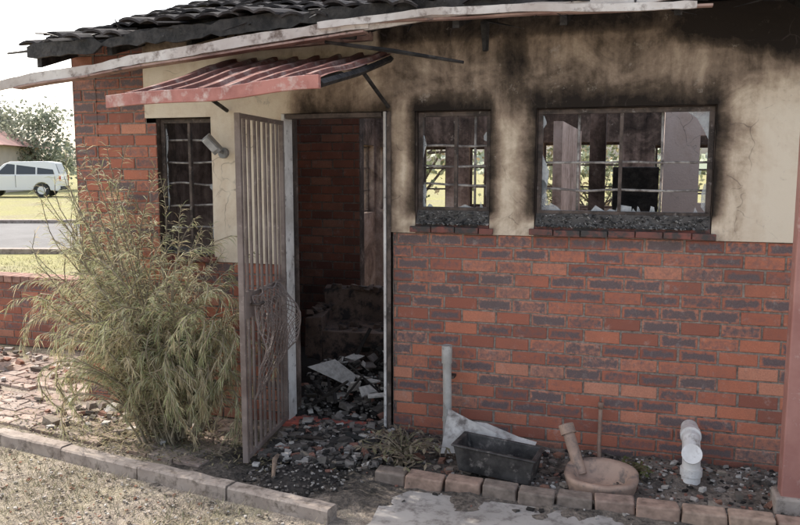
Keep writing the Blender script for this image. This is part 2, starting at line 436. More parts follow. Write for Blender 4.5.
def bent(pts,n=24,amp=.008,ragged=0):
    out=[]
    xs=[p[0] for p in pts]
    for i in range(n+1):
        x=xs[0]+(xs[-1]-xs[0])*i/n
        for p,q in zip(pts,pts[1:]):
            if p[0]<=x<=q[0]+1e-6:
                t=(x-p[0])/(q[0]-p[0]); break
        out.append((x,p[1]+(q[1]-p[1])*t+amp*noise.noise(Vector((x*2,1,0))),p[2]+(q[2]-p[2])*t+amp*noise.noise(Vector((x*2.3,5,0))),1-ragged*abs(noise.noise(Vector((x*6,2,3))))*2))
    return out
mb=MB(); mb.sweep(bent([(-4.24,-.452,2.705),(-3.2,-.452,2.765),(-2.4,-.455,2.81),(-1.6,-.455,2.835),(XR,-.455,2.835)],110,.016,.7),.022,.11); mb.obj('charred_fascia',CHAR,house)
mb=MB()
mb.sweep(bent([(-4.47,-.53,2.475),(-3.4,-.52,2.595),(-2.5,-.52,2.69),(-1.63,-.51,2.765)],40,.014,.25),.02,.070)
mb.sweep(bent([(-1.95,-.545,2.755),(-1.2,-.545,2.80),(-.5,-.54,2.775),(.22,-.53,2.745)],36,.012,.3),.018,.045)
mb.sweep(bent([(-1.7,-.49,2.735),(-1.0,-.49,2.80),(.9,-.49,2.80)],40,.012,.5),.02,.035)
mb.obj('broken_fascia_board',FASC,house)
mb=MB()
mb.sweep(bent([(-4.3,-.50,2.455),(-3.3,-.50,2.56),(-2.4,-.49,2.645),(-1.66,-.48,2.715)],18),.09,.012)
mb.sweep(bent([(-3.6,-.22,2.66),(-2.6,-.24,2.70),(-1.7,-.26,2.725)],14),.05,.05)
mb.sweep(bent([(-1.6,-.50,2.765),(-.6,-.50,2.755),(.3,-.50,2.745)],14),.05,.012)
mb.obj('hanging_soffit_trim',FASR,house)

# ---- windows
def window(name,o,zf,vb,hb):
    e=empty(name); e.parent=house
    x0,x1,z1=o[0]+.006,o[1]-.006,o[3]-.006; z0=zf
    f=MB(); t=.030
    f.b2(x0,x1,.045,.085,z1-t,z1); f.b2(x0,x1,.045,.085,z0,z0+t)
    f.b2(x0,x0+t,.045,.085,z0+t,z1-t); f.b2(x1-t,x1,.045,.085,z0+t,z1-t)
    for v in vb[0]: 
        xx=x0+(x1-x0)*v; f.b2(xx-.011,xx+.011,.05,.08,z0+t,z1-t)
    f.obj('frame',STEEL,e,bevel=.002)
    b=MB()
    for h in hb:
        zz=z0+(z1-z0)*h; pts=[]
        for i in range(13):
            xx=x0+.02+(x1-x0-.04)*i/12; pts.append((xx,.098+.004*noise.noise(Vector((xx*5,h*9,0))),zz+.016*noise.noise(Vector((xx*4,h*20,2)))))
        b.tube(pts,.0085,6)
    for v in vb[1]:
        xx=x0+(x1-x0)*v; b.tube([(xx,.115,z0+.02),(xx+U(-.006,.006),.115,(z0+z1)/2),(xx,.115,z1-.02)],.0085,6)
    b.obj('burglar_bars',BARS,e,smooth=True)
    g=MB()
    def shard(pts): g.poly([(p[0],.064,p[1]) for p in pts],(0,1,0),.003)
    a=x0+t
    while a<x1-t-.02:
        c=min(x1-t,a+U(.02,.12))
        if R()<.55:
            h=U(.008,.045)*(1+1.6*(abs((a-x0)/(x1-x0)-.5)>.40)); shard([(a,z0+t-.004),(c,z0+t-.004),(a+(c-a)*U(.5,1),z0+t+h*U(.1,.9)),(a+(c-a)*U(.1,.5),z0+t+h)])
        a=c
    for sx,dr in((x0+t,1),(x1-t,-1)):
        z=z0+t
        while z<z1-t-.05:
            dz=U(.05,.22)
            if R()<.5: w=U(.006,.035)*(1.6 if z>z1-.25 else 1); zt=min(z1-t,z+dz); shard([(sx,z),(sx+dr*w*U(.3,1),z+(zt-z)*U(.1,.4)),(sx+dr*w,z+(zt-z)*U(.5,.7)),(sx+dr*w*U(.1,.6),zt),(sx,zt)])
            z+=dz
    if o is W_R:
        shard([(x1-t,z1-t),(x1-t-.13,z1-t),(x1-t-.07,z1-t-.04),(x1-t-.03,z1-t-.11),(x1-t,z1-t-.17)])
        shard([(x0+t,z0+t),(x0+t+.05,z0+t),(x0+t+.03,z0+t+.12),(x0+t+.045,z0+t+.25),(x0+t,z0+t+.36)])
    g.obj('glass_shards',GL,e)
    s=MB(); zb=o[2]
    s.add([(o[0]+.004,.04,zf+.004),(o[1]-.004,.04,zf+.004),(o[1]-.004,-.012,zb+.06),(o[0]+.004,-.012,zb+.06),(o[0]+.004,.04,zb),(o[1]-.004,.04,zb),(o[1]-.004,-.012,zb+.002),(o[0]+.004,-.012,zb+.002)],
          [(0,3,2,1),(3,7,6,2),(0,1,5,4),(0,4,7,3),(1,2,6,5)])
    x=o[0]-.03
    while x<o[1]+.02:
        L=min(U(.14,.17),o[1]+.03-x)
        s.box((x+L/2,-.030+U(-.003,.003),zb+.026+U(-.003,.003)),(L-.006,.032,.040),Matrix.Rotation(U(-.03,.03),3,'Y')); x+=L
    s.obj('red_sill',RED,e,bevel=.004)
    r=MB()
    for i in range(int(900*(o[1]-o[0]))):
        xx=U(o[0]+.02,o[1]-.02); q=R(); yy=.04-.08*q; zz=zf+.006-(zf-zb-.06)*min(1,q*1.55)
        d=U(.003,.010)*(2.2 if R()<.05 else 1); g0=random.choice([.03,.04,.06,.08,.11,.15,.2,.3]) 
        r.box((xx,yy,zz+d*.1),(d*1.8,d*1.2,d*.5),Matrix.Rotation(U(0,6),3,Vector((U(-1,1),U(-1,1),2)).normalized()),(g0,g0*.95,g0*.9),0,.15)
    nx=40; vs=[]
    for j in range(5):
        for i in range(nx+1):
            xx=o[0]+.006+(o[1]-o[0]-.012)*i/nx; q=j/4; vs.append((xx,.038-.048*q,zf+.008-(zf-zb-.06)*q+.008*noise.noise(Vector((xx*14,q*3,1)))))
    r.add(vs,[(j*(nx+1)+i,j*(nx+1)+i+1,(j+1)*(nx+1)+i+1,(j+1)*(nx+1)+i) for j in range(4) for i in range(nx)],(.10,.09,.082))
    r.obj('sill_ash',RUB,e)
    return e
window('window',W_L,1.29,([.52],[]),[.16,.33,.5,.67,.84])
window('window',W_M,1.60,([.52],[.76]),[.28,.46,.66])
window('window',W_R,1.59,([.49],[.24,.72]),[.24,.50])

mb=MB()
for o in BO:
    x0,x1,z0,z1=o; mb.b2(x0,x1,YB-.13,YB-.10,z1-.04,z1-.004);mb.b2(x0,x1,YB-.13,YB-.10,z0+.004,z0+.04)
    for k in range(4):
        xx=x0+.02+(x1-x0-.04)*k/3; mb.b2(xx-.015,xx+.015,YB-.128,YB-.102,z0+.04,z1-.04)
    for h in(.33,.66): zz=z0+(z1-z0)*h; mb.b2(x0,x1,YB-.098,YB-.088,zz-.012,zz+.012)
for k in range(4):
    yy=ya+.02+(yb-ya-.04)*k/3; mb.b2(XL+.1,XL+.13,yy-.015,yy+.015,za,zb)
for h in(.02,.33,.66,.97): zz=za+(zb-za)*h; mb.b2(XL+.132,XL+.144,ya,yb,zz-.012,zz+.012)
mb.obj('rear_window_frames',STEEL,house)

# ---- door frame
e=empty('door_frame'); e.parent=house
mb=MB()
mb.b2(DOOR[1]-.022,DOOR[1]-.004,-.028,.10,0.035,2.27,mi=0)
mb.b2(DOOR[1]+.002,DOOR[1]+.030,-.024,-.013,0.035,2.27,mi=1)
mb.b2(DOOR[0]+.004,DOOR[0]+.028,-.028,.10,0.035,2.27,mi=0)
mb.b2(DOOR[0]+.035,DOOR[1]-.035,-.026,.098,2.235,2.266,mi=1)
mb.obj('jambs',[FRAME,STEEL],e,bevel=.003)
mb=MB(); mb.b2(DOOR[0]-.05,DOOR[1]+.03,-.08,.11,.0,.048); mb.obj('red_threshold',two_mat('red_step',(.45,.11,.075),(.25,.075,.06),7,c3=(.08,.07,.065),scale3=14,lo3=.54,hi3=.64),e,bevel=.006)

# ---- canopy
e=empty('corrugated_door_canopy')
mb=MB(); xa,xb=-2.94,-1.65
def cz(x,t):
    zf=2.285+(x-xa)/(xb-xa)*.065
    return 2.64+(zf-2.64)*t+.02*noise.noise(Vector((x*2,t*3,0)))
prof=[];x=xa
per=.16
while x<xb-.001:
    for dx,h in((0,0),(.085,0),(.095,.022),(.125,.022),(.135,0)): 
        if x+dx<=xb: prof.append((x+dx,h))
    x+=per
prof.append((xb,0))
n=len(prof);vs=[]
for k in range(9):
    t=k/8
    for (px,h) in prof: vs.append((px+.006*noise.noise(Vector((px*5,t*5,1))),-.015-1.22*t,cz(px,t)+h))
fs=[(k*n+i,k*n+i+1,(k+1)*n+i+1,(k+1)*n+i) for k in range(8) for i in range(n-1)]
mb.add(vs,fs); mb.obj('corrugated_sheet',CAN,e,fixn=False,solid=.002)
mb=MB()
P=lambda x,t,dz=0:(x,-.015-1.22*t,cz(x,t)+dz)
mb.sweep([(*P(xa-.015+(xb-xa+.03)*i/12,1.01,-.015),) for i in range(13)],.03,.07)
mb.obj('front_channel',CANF,e,bevel=.003)
mb=MB()
for xx in(xa+.02,xb-.0):
    mb.tube([P(xx,0.01,-.03),P(xx,.5,-.03),P(xx,.98,-.03)],.022,4)
for tt in(.35,.68):
    mb.sweep([P(xa+.02,tt,-.022),P(-2.3,tt,-.022),P(xb-.02,tt,-.022)],.03,.03)
for xx in(xa+.05,xb-.02):
    mb.tube([(xx,-.03,2.30),(xx,-.5,cz(xx,.4)-.05)],.014,6)
mb.obj('frame_members',CHAR,e)

# ---- security gate
e=empty('security_gate')
h0=Vector((-2.455,-.04,0)); h1=Vector((-2.335,-.875,0)); dr=(h1-h0).normalized(); Lg=(h1-h0).length; nr=Vector((dr.y,-dr.x,0))
rotg=Matrix.Rotation(math.atan2(dr.y,dr.x),3,'Z')
mb=MB()
def gb(s,z0,z1,w=.028,t=.02,off=0,sh=0):
    c=h0+dr*s+nr*off; mb.box((c.x,c.y,(z0+z1)/2),(w,t,z1-z0),rotg)
gb(.014,.06,2.22,.03,.03); gb(Lg-.014,.05,2.22,.035,.035)
nb=9
for i in range(1,nb): gb(.014+(Lg-.028)*i/nb,.085,2.195,.026,.014,.002*((i%2)*2-1))
def gh(z,hh=.03,t=.024,a=0.03,b=None,off=0.0):
    b=b or Lg-.032; c=h0+dr*((a+b)/2)+nr*off; mb.box((c.x,c.y,z),(b-a,t,hh),rotg)
gh(2.205);gh(.075);gh(1.10,.028,.024);gh(1.0,.028,.024)
c=h0+dr*(Lg-.08); mb.box((c.x,c.y,1.05),(.14,.045,.17),rotg)
mb.obj('gate_bars',GATE,e,bevel=.002)
mb=MB(); c2=c+nr*-.03
mb.tube([c2+Vector((0,0,1.05)),c2+nr*-.05+Vector((0,0,1.05)),c2+nr*-.05+dr*-.09+Vector((0,0,1.05))],.009,6)
for z in(.3,1.1,1.95): mb.tube([h0+dr*-.012+Vector((0,0,z-.05)),h0+dr*-.012+Vector((0,0,z+.05))],.014,8)
mb.obj('handle_and_hinges',STEEL,e,smooth=True)
mb=MB()
def mp(u,v):
    s=Lg-.10-.55*u; z=1.10-.68*v*(1-.25*u)
    off=.03+.15*math.sin(math.pi*v)*(.35+.65*u)+.06*noise.noise(Vector((u*3,v*3,0)))
    q=h0+dr*s+nr*(-off); return q+Vector((0,0,z+.03*noise.noise(Vector((u*5,v*5,4)))))
n1,n2=13,13
for k in range(-n2,n1+1):
    for sg in(0,1):
        pts=[]
        for i in range(2*n2+1):
            v=i/(2*n2); u=(k/n1)+v*(n2/n1) if sg==0 else (k+n2)/n1-v*(n2/n1)
            if 0<=u<=1: pts.append(mp(u,v))
            elif pts: break
        if len(pts)>1: mb.tube(pts,.0028,4,cap=False)
for u in(0,1): mb.tube([mp(u,v/10) for v in range(11)],.005,5)
for v in(0,1): mb.tube([mp(u/10,v) for u in range(11)],.005,5)
mb.obj('crumpled_mesh',GATE,e)

# ---- wall lamp
e=empty('outdoor_wall_lamp')
mb=MB(); mb.tube([(-2.93,-.014,2.0),(-2.93,-.045,2.0)],.04,16); mb.tube([(-2.93,-.04,2.0),(-2.94,-.09,2.02),(-2.95,-.12,2.07)],.012,8)
rt=Matrix.Rotation(math.radians(-35),3,'Y')@Matrix.Rotation(math.radians(25),3,'X')
mb.box((-2.955,-.14,2.06),(.065,.06,.14),rt); mb.obj('housing',two_mat('lamp_grey',(.30,.30,.31),(.20,.20,.20),9,rough=.4,c3=(.1,.1,.1)),e,bevel=.008)
mb=MB(); mb.box((-2.952,-.173,2.055),(.05,.012,.11),rt); mb.obj('lens',two_mat('lamp_lens',(.5,.5,.5),(.3,.3,.3),9,rough=.2),e,bevel=.004)

# ---- veranda post
e=empty('veranda_post')
POST=two_mat('post_paint',(.36,.18,.15),(.28,.125,.105),3,.4,.6,.5,.25,c3=(.47,.33,.29),scale3=12,lo3=.55,hi3=.75)
mb=MB(); mb.b2(.765,.885,-.54,-.42,.10,3.0); mb.obj('column',POST,e,bevel=.008)
mb=MB(); mb.b2(.735,.915,-.57,-.39,.0,.11); mb.obj('concrete_base',CONC,e,bevel=.012)

# ------------------------------------------------------------ ground
FWD=Vector((-.304,.9527)); RGT=Vector((.9527,.304))
def F_(x,y): return FWD.x*x+FWD.y*(y+5.0)
def gz(x,y): return .5*ss((F_(x,y)-9)/25)
def gm():
    t=NT('ground_soil'); p=t.pos(); n=t.noise(.55,4,.65); n2=t.noise(14,5,.75)
    soil=t.ramp(n2,[(.3,(.15,.125,.105)),(.5,(.27,.23,.19)),(.7,(.40,.35,.29))])
    grass=t.ramp(n2,[(.3,(.20,.19,.08)),(.55,(.34,.32,.15)),(.75,(.48,.44,.26))])
    xyz=t.n('SeparateXYZ',{'Vector':p}).outputs
    far=t.ramp(t.math('MULTIPLY',t.math('ADD',xyz[0],9),.25),[(0,1),(1,0)])
    far2=t.ramp(t.math('MULTIPLY',t.math('SUBTRACT',xyz[1],1.2),.6),[(0,0),(1,1)])
    f=t.math('MAXIMUM',far,far2)
    f=t.math('MULTIPLY',f,t.ramp(n,[(.3,.45),(.55,1)]))
    f=t.math('MAXIMUM',f,t.math('MULTIPLY',t.ramp(t.noise(2.5,4,.7),[(.45,0),(.65,1)]),.25))
    c=t.mix(f,soil,grass)
    return t.fin(c,.95,t.bump(60,.8,.02),0,.1)
mb=MB(); N=150
cs=[]
for i in range(N+1):
    q=(i/N*2-1); cs.append(math.copysign(abs(q)**3.2*700+abs(q)*8,q))
vs=[(x,y,gz(x,y)+.006*noise.noise(Vector((x*2,y*2,0)))-.006) for y in cs for x in cs]
fs=[(j*(N+1)+i,j*(N+1)+i+1,(j+1)*(N+1)+i+1,(j+1)*(N+1)+i) for j in range(N) for i in range(N)]
mb.add(vs,fs); mb.obj('ground',gm(),smooth=True,fixn=False)
def strip(name,f0,f1,mat,dz,r0=-90,r1=90,n=60,m=6):
    mb=MB(); vs=[]
    for j in range(m+1):
        for i in range(n+1):
            f=f0+(f1-f0)*j/m; r=r0+(r1-r0)*i/n
            x=FWD.x*f+RGT.x*r; y=FWD.y*f+RGT.y*r-5.0
            vs.append((x,y,gz(x,y)+dz))
    fs=[(j*(n+1)+i,j*(n+1)+i+1,(j+1)*(n+1)+i+1,(j+1)*(n+1)+i) for j in range(m) for i in range(n)]
    mb.add(vs,fs); return mb.obj(name,mat,fixn=False,solid=.0)
ASP=two_mat('asphalt',(.13,.125,.12),(.19,.185,.18),1,.3,.7,.9,.4,c3=(.25,.245,.24),scale3=40)
strip('road',16.2,22.0,ASP,.03)
k1=strip('kerb',15.95,16.2,CONC,.10,m=1); md=k1.modifiers.new('s','SOLIDIFY'); md.thickness=.12; md.offset=-1
k2=strip('kerb',22.0,22.25,CONC,.12,m=1); md=k2.modifiers.new('s','SOLIDIFY'); md.thickness=.12; md.offset=-1

mb=MB(); pts=[(-9.5,-.1),(-7,-.48),(-4.25,-.92),(-1.55,-1.35)]
for (ax,ay),(bx,by) in zip(pts,pts[1:]):
    a=Vector((ax,ay,0));b=Vector((bx,by,0)); L=(b-a).length; k=int(L/.9)+1; d=(b-a)/k; ang=math.atan2(d.y,d.x)
    for i in range(k):
        c=a+d*(i+.5); rt=Matrix.Rotation(ang+U(-.012,.012),3,'Z'); zc=.02+U(-.006,.006); yo=U(-.008,.008)
        m=14; vs=[]
        for q in range(m+1):
            xx=(q/m-.5)*(d.length-.010); nn=noise.noise(Vector(((c.x+xx)*7,1,0)))*.006; n3=noise.noise(Vector(((c.x+xx)*9,6,0)))*.006
            for (yy,zz) in((-.052+nn,-.08),(-.05+nn,.045+n3),(-.04+nn,.056+n3),(.04+n3,.056+nn),(.05+n3,.045+nn),(.052,-.08)):
                p=rt@Vector((xx,yy+yo,0)); vs.append((c.x+p.x,c.y+p.y,zc+zz))
        fs=[tuple(range(6)),tuple(m*6+j for j in range(5,-1,-1))]
        for q in range(m):
            for j in range(6): fs.append((q*6+j,q*6+(j+1)%6,(q+1)*6+(j+1)%6,(q+1)*6+j))
        mb.add(vs,fs)
mb.obj('garden_kerb',CONC)

ang=math.atan2(-.43,2.7); ca,sa=math.cos(ang),math.sin(ang)
def pv(s,z,n):
    x=-8+s*ca-z*sa; y=-.16+s*sa+z*ca
    return (x,y,.022+n+.008*noise.noise(Vector((x*2,y*2,4))))
pm=MB()
g=.006
for r in range(14):
    for c in range(32):
        s=c*.226+(.113 if r%2 else 0); z=.07+r*.113
        x,y,_=pv(s+.11,z+.05,0)
        if y>-.10 and x>XL-.15: continue
        if x>-2.62 or y>1.1: continue
        if R()<.07: continue
        tl=[U(-.005,.005) for _ in range(4)]; vs=[];uv=[]
        for dx,nn in((0,-.03),(0,-.004),(.005,0)):
            for q,(a,b) in enumerate(((s+g+dx,z+g+dx),(s+.226-g-dx,z+g+dx),(s+.226-g-dx,z+.113-g-dx),(s+g+dx,z+.113-g-dx))):
                vs.append(pv(a,b,nn+tl[q])); uv.append((0,0))
        fs=[(8,9,10,11)]
        for q0 in(0,4):
            for k in range(4): fs.append((q0+k,q0+(k+1)%4,q0+4+(k+1)%4,q0+4+k))
        cr=U(.75,1.15); cc=random.choice([(.34,.26,.21),(.36,.28,.235),(.28,.21,.175),(.33,.27,.23)])
        pm.add(vs,fs,tuple(q*cr for q in cc))
PAV=attr_mat('paver_brick',.9,.45,18,.5)
pm.obj('brick_paving',PAV,fixn=False)

def ashm():
    t=NT('ashy_soil'); n=t.noise(5,5,.75); n2=t.noise(35,5,.75)
    dn=t.n('VectorMath',{0:t.pos(),1:(-1.95,-.55,0)},operation='DISTANCE').outputs['Value']
    near=t.ramp(dn,[(.25,.12),(.85,0)])
    f=t.math('ADD',t.math('MULTIPLY',n,.6),t.math('MULTIPLY',n2,.4)); f=t.math('SUBTRACT',f,near)
    c=t.ramp(f,[(.33,(.022,.02,.018)),(.45,(.085,.073,.062)),(.55,(.18,.15,.125)),(.68,(.34,.29,.24))])
    return t.fin(c,.9,t.bump(35,.9,.02),0,.2)
ASH=ashm()
mb=MB(); nx,ny=150,50
def az(x,y):
    ed=min((x+2.95)/.4,(1.6-x)/.4,1); ey=min((y+1.33+.0)/.25,1)
    return -.02+ .04*ss(min(ed,ey))+.022*noise.noise(Vector((x*5,y*5,0)))+.012*noise.noise(Vector((x*16,y*16,2)))+.03*ss((y+.5)/.4)*(1 if x>-1.5 else .2)
vs=[(-3.0+4.7*i/nx,-1.35+1.345*j/ny,az(-3.0+4.7*i/nx,-1.35+1.345*j/ny)) for j in range(ny+1) for i in range(nx+1)]
fs=[(j*(nx+1)+i,j*(nx+1)+i+1,(j+1)*(nx+1)+i+1,(j+1)*(nx+1)+i) for j in range(ny) for i in range(nx)]
mb.add(vs,fs); mb.obj('ashy_soil',ASH,smooth=True,fixn=False)

mb=MB(); PC=two_mat('path_concrete',(.36,.335,.31),(.26,.24,.22),3,.35,.65,.92,.5,c3=(.14,.12,.11),scale3=12,lo3=.5,hi3=.70)
mb.poly([(-1.5,-2.6,.012),(7,-2.6,.012),(7,-.86,.012),(-1.25,-.90,.012),(-1.36,-1.1,.012),(-1.33,-1.35,.012),(-1.45,-1.7,.012)],(0,0,1),.012); mb.obj('concrete_path',PC)
mb=MB(); mb.poly([(-9,-16,.010),(12,-16,.010),(12,-2.62,.010),(-1.0,-2.62,.010),(-3,-4.4,.010),(-9,-4.8,.010)],(0,0,1),.014)  # unseen pale slab, added to bounce sunlight onto the shaded wall
mb.obj('bounce_slab',two_mat('bounce_slab_concrete',(.50,.48,.45),(.42,.40,.37),.8,.35,.65,.92,.4,c3=(.3,.28,.26),scale3=6))

mb=MB(); x=-1.5
while x<1.5:
    L=U(.2,.235); g0=random.choice([(.28,.20,.16),(.32,.22,.17),(.22,.175,.145),(.35,.25,.19)])
    y=-.79+U(-.015,.015); mb.box((x+L/2,y,.042+U(-.010,.010)),(L-.012,.115,.10),Matrix.Rotation(U(-.06,.06),3,'Z')@Matrix.Rotation(U(-.04,.04),3,'Y'),g0,0,.03); x+=L
mb.obj('brick_edging',PAV,bevel=.010)

# ------------------------------------------------------------ rubble scatter
def chunk(mb,c,d,col,flat=.6):
    ax=Vector((U(-1,1),U(-1,1),U(.2,1))).normalized()
    mb.box(c,(d*U(.8,1.5),d*U(.6,1.1),d*flat*U(.6,1.2)),Matrix.Rotation(U(0,6.28),3,'Z')@Matrix.Rotation(U(-.5,.5),3,ax),col,0,.16)
PALD=[(.025,.022,.02),(.045,.04,.036),(.08,.07,.062),(.13,.115,.10),(.2,.175,.155),(.34,.31,.28),(.48,.45,.41),(.24,.12,.09)]
PALS=[(.3,.25,.2),(.22,.18,.15),(.38,.34,.3),(.26,.14,.10),(.14,.12,.10),(.45,.42,.38)]
mb=MB()
for i in range(3200):
    x=U(-2.55,-1.5); y=U(-.05,2.1) if R()<.75 else U(-.75,.0)
    if y<0: x=U(-2.35,-1.55)
    pile=.22*ss((y-.0)/.7)+.15*max(0,noise.noise(Vector((x*2,y*2,0)))) if y>0 else .02
    d=abs(random.gauss(0,.022))+.010
    chunk(mb,(x,y,.03+pile*U(.5,1)),d,random.choice(PALD[:5] if R()<.55 else PALD))
for i in range(30):
    x=U(-2.45,-1.75); y=U(.1,1.2); c=random.choice([(.35,.32,.29),(.5,.47,.43),(.04,.035,.03),(.12,.1,.09)])
    mb.box((x,y,.2+.15*ss(y)),(U(.06,.16),U(.04,.12),.010),Matrix.Rotation(U(0,6),3,'Z')@Matrix.Rotation(U(-.9,.9),3,'X'),c,0,.1)
mb.poly([(-2.42,.25,.38),(-2.1,.35,.22),(-2.08,.4,.30),(-2.25,.38,.42)],(0,1,0),.01,(.36,.34,.32))
for i in range(20):
    a=Vector((U(-2.4,-1.8),U(0,1.5),U(.08,.3))); b=a+Vector((U(-.4,.4),U(-.3,.3),U(-.05,.3))); mb.tube([a,b],U(.006,.018),5,(.03,.026,.024))
mb.obj('hall_rubble',RUB)
mb=MB()
for i in range(2800):
    x=U(-2.3,1.4); y=-abs(random.gauss(0,.38))-.03
    if y<-1.25: continue
    d=abs(random.gauss(0,.010))+.004
    chunk(mb,(x,y,az(x,y)+d*.15),d,random.choice(PALD))
for i in range(60):
    x=U(-1.6,1.0); y=U(-.7,-.06); chunk(mb,(x,y,az(x,y)+.01),U(.03,.055),random.choice(PALS))
for i in range(24):
    x=U(-2.3,-1.5); y=U(-.9,-.1); chunk(mb,(x,y,az(x,y)+.012),U(.03,.05),random.choice([(.5,.47,.43),(.4,.36,.32),(.05,.045,.04),(.3,.14,.1)]))
mb.obj('garden_bed_debris',RUB)
mb=MB()
for i in range(420):
    x=U(-7.5,-3.0); y=-.05-abs(random.gauss(0,.3)); 
    if x<XL-.1: y=random.gauss(.75,.35)
    if y<-.95 or y>1.25: continue
    d=abs(random.gauss(0,.03))+.012
    chunk(mb,(x,y,.03+d*.2),d,random.choice(PALS))
for i in range(1500):
    x=U(-6,-2.6); y=U(-.95,.3)
    if y>-.03 and x>XL: continue
    d=U(.004,.012); chunk(mb,(x,y,.026),d,random.choice(PALS+[(.12,.11,.05),(.2,.17,.08)]))
mb.obj('broken_brick_rubble',RUB)
mb=MB()
n=36; vs=[(-1.97,-.93,.060)];fs=[]
for r in range(1,7):
    for k in range(n):
        th=2*math.pi*k/n; rr=.04*r*(1+.3*noise.noise(Vector((math.cos(th)*2,math.sin(th)*2,3)))); 
        vs.append((-1.97+rr*1.0*math.cos(th),-.93+rr*1.05*math.sin(th),.045*(1-(r/6)**2)+.012+.012*noise.noise(Vector((rr*20,th*3,0)))))
for k in range(n): fs.append((0,1+k,1+(k+1)%n))
for r in range(5):
    for k in range(n): fs.append((1+r*n+k,1+(r+1)*n+k,1+(r+1)*n+(k+1)%n,1+r*n+(k+1)%n))
mb.add(vs,fs,(.04,.035,.032))
for i in range(420):
    th=U(0,6.28);rr=.32*math.sqrt(R()); chunk(mb,(-1.97+rr*math.cos(th),-.93+rr*math.sin(th),.022+.04*(1-(rr/.3)**2)),U(.005,.016),random.choice(PALD[:6]))
mb.obj('ash_heap',RUB)
mb=MB(); mb.tube([(-2.19,-.72,.06),(-2.15,-.84,.085),(-2.07,-1.02,.05)],[.013,.016,.011],7,(.26,.19,.14)) 
mb.tube([(-2.3,-.35,.05),(-2.0,-.42,.09)],[.012,.01],6,(.05,.04,.035)); mb.tube([(-1.9,-.25,.07),(-1.62,-.33,.05)],[.02,.012],6,(.03,.03,.028))
mb.obj('fallen_stick',RUB)

# ------------------------------------------------------------ bed objects
PVCG=two_mat('grey_pvc',(.50,.48,.45),(.36,.34,.31),6,rough=.45,bump=.1,c3=(.16,.14,.12),scale3=9,lo3=.54,hi3=.7)
PVCW=two_mat('white_pvc',(.76,.74,.71),(.60,.57,.54),6,rough=.4,bump=.1,c3=(.28,.24,.21),scale3=10,lo3=.58,hi3=.74)
e=empty('waste_pipe')
mb=MB(); mb.tube([(-1.22,-.13,0),(-1.22,-.13,.35),(-1.225,-.13,.66)],.029,24,cap=False); mb.tube([(-1.225,-.13,.60),(-1.225,-.13,.72)],.035,24,cap=False)
mb.tube([(-1.225,-.13,.715),(-1.225,-.13,.66)],.028,24)
mb.tube([(-1.22,-.13,.2),(-1.22,-.13,.23)],.033,24); mb.obj('pipe',PVCG,e,smooth=False)
mb=MB(); mb.box((-1.222,-.085,.5),(.085,.08,.018)); mb.obj('wall_bracket',STEEL,e)
e=empty('black_metal_trough')
mb=MB(); cx,cy=-.80,-.52; rt=Matrix.Rotation(-.10,3,'Z')
def tq(x,y,z): p=rt@Vector((x,y,0)); return (cx+p.x,cy+p.y,z-.06*(p.x))
o_=[(-.25,-.12),(.25,-.12),(.25,.12),(-.25,.12)]
vs=[];zb_=.045;zt=.20
for sc,z in((.88,zb_),(1,zt),(1.05,zt),(1.05,zt+.012),(.93,zt+.012),(.80,zb_+.03)):
    for x,y in o_: vs.append(tq(x*sc,y*sc if sc<1.04 else y*1.1,z))
fs=[(3,2,1,0),(20,21,22,23)]
for k in range(5):
    for j in range(4): fs.append((k*4+j,k*4+(j+1)%4,(k+1)*4+(j+1)%4,(k+1)*4+j))
mb.add(vs,fs); mb.obj('basin',two_mat('sooty_metal',(.03,.028,.028),(.08,.074,.07),8,rough=.5,metal=.2,c3=(.26,.23,.21),scale3=14,lo3=.56,hi3=.74),e,bevel=.006)
mb=MB()
for i in range(120): 
    p=tq(U(-.19,.19),U(-.08,.08),.10); chunk(mb,p,U(.012,.035),random.choice(PALD))
mb.obj('debris',RUB,e)
mb=MB(); mb.poly([(-1.19,-.42,.08),(-.62,-.32,.12),(-.60,-.28,.17),(-.72,-.26,.185),(-.93,-.25,.25),(-1.02,-.27,.26),(-1.17,-.30,.34)],(.1,.99,.15),.008)
mb.obj('broken_fibre_cement_sheet',two_mat('fibre_cement',(.52,.49,.46),(.36,.335,.31),5,c3=(.14,.12,.11),scale3=6,lo3=.5,hi3=.66))
TERR=two_mat('terracotta',(.42,.29,.22),(.31,.215,.165),6,c3=(.15,.125,.11),scale3=10,lo3=.5,hi3=.68)
mb=MB(); a=Vector((-.31,-.42,.05)); b=Vector((-.42,-.29,.31)); ax=(b-a).normalized()
mb.tube([a,b],.036,24,cap=False); mb.tube([b-ax*.06,b],.047,24,cap=False); mb.tube([b-ax*.06,b-ax*.055],.04,24)
mb.obj('clay_pipe',TERR,smooth=False,solid=.006)
mb=MB(); cx,cy=-.19,-.50
def ring(rx,ry,z,n=40):
    out=[]
    for k in range(n):
        th=2*math.pi*k/n; c_,s_=math.cos(th),math.sin(th)
        x=math.copysign(abs(c_)**.8,c_)*rx; y=math.copysign(abs(s_)**(.6 if s_>0 else 1.0),s_)*ry
        out.append((cx+x,cy+y,z+.008*noise.noise(Vector((x*9,y*9,0)))+.03*(y/ .18 if y>0 else 0)*(z>.05)))
    return out
n=40; vs=[]
for rx,ry,z in((.185,.16,-.03),(.20,.18,.03),(.21,.19,.075),(.214,.194,.090),(.202,.182,.100),(.155,.135,.092),(.135,.115,.05),(.07,.06,.03),(.005,.005,.025)): vs+=ring(rx,ry,z)
fs=[]
for k in range(8):
    for j in range(n): fs.append((k*n+j,k*n+(j+1)%n,(k+1)*n+(j+1)%n,(k+1)*n+j))
mb.add(vs,fs)
mb.obj('drain_gully_basin',TERR,smooth=True)
mb=MB(); mb.tube([(-.225,-.055,.39),(-.226,-.06,.25),(-.228,-.07,.12),(-.22,-.14,.06)],.013,8); mb.tube([(-.225,-.055,.36),(-.225,-.055,.40)],.018,8)
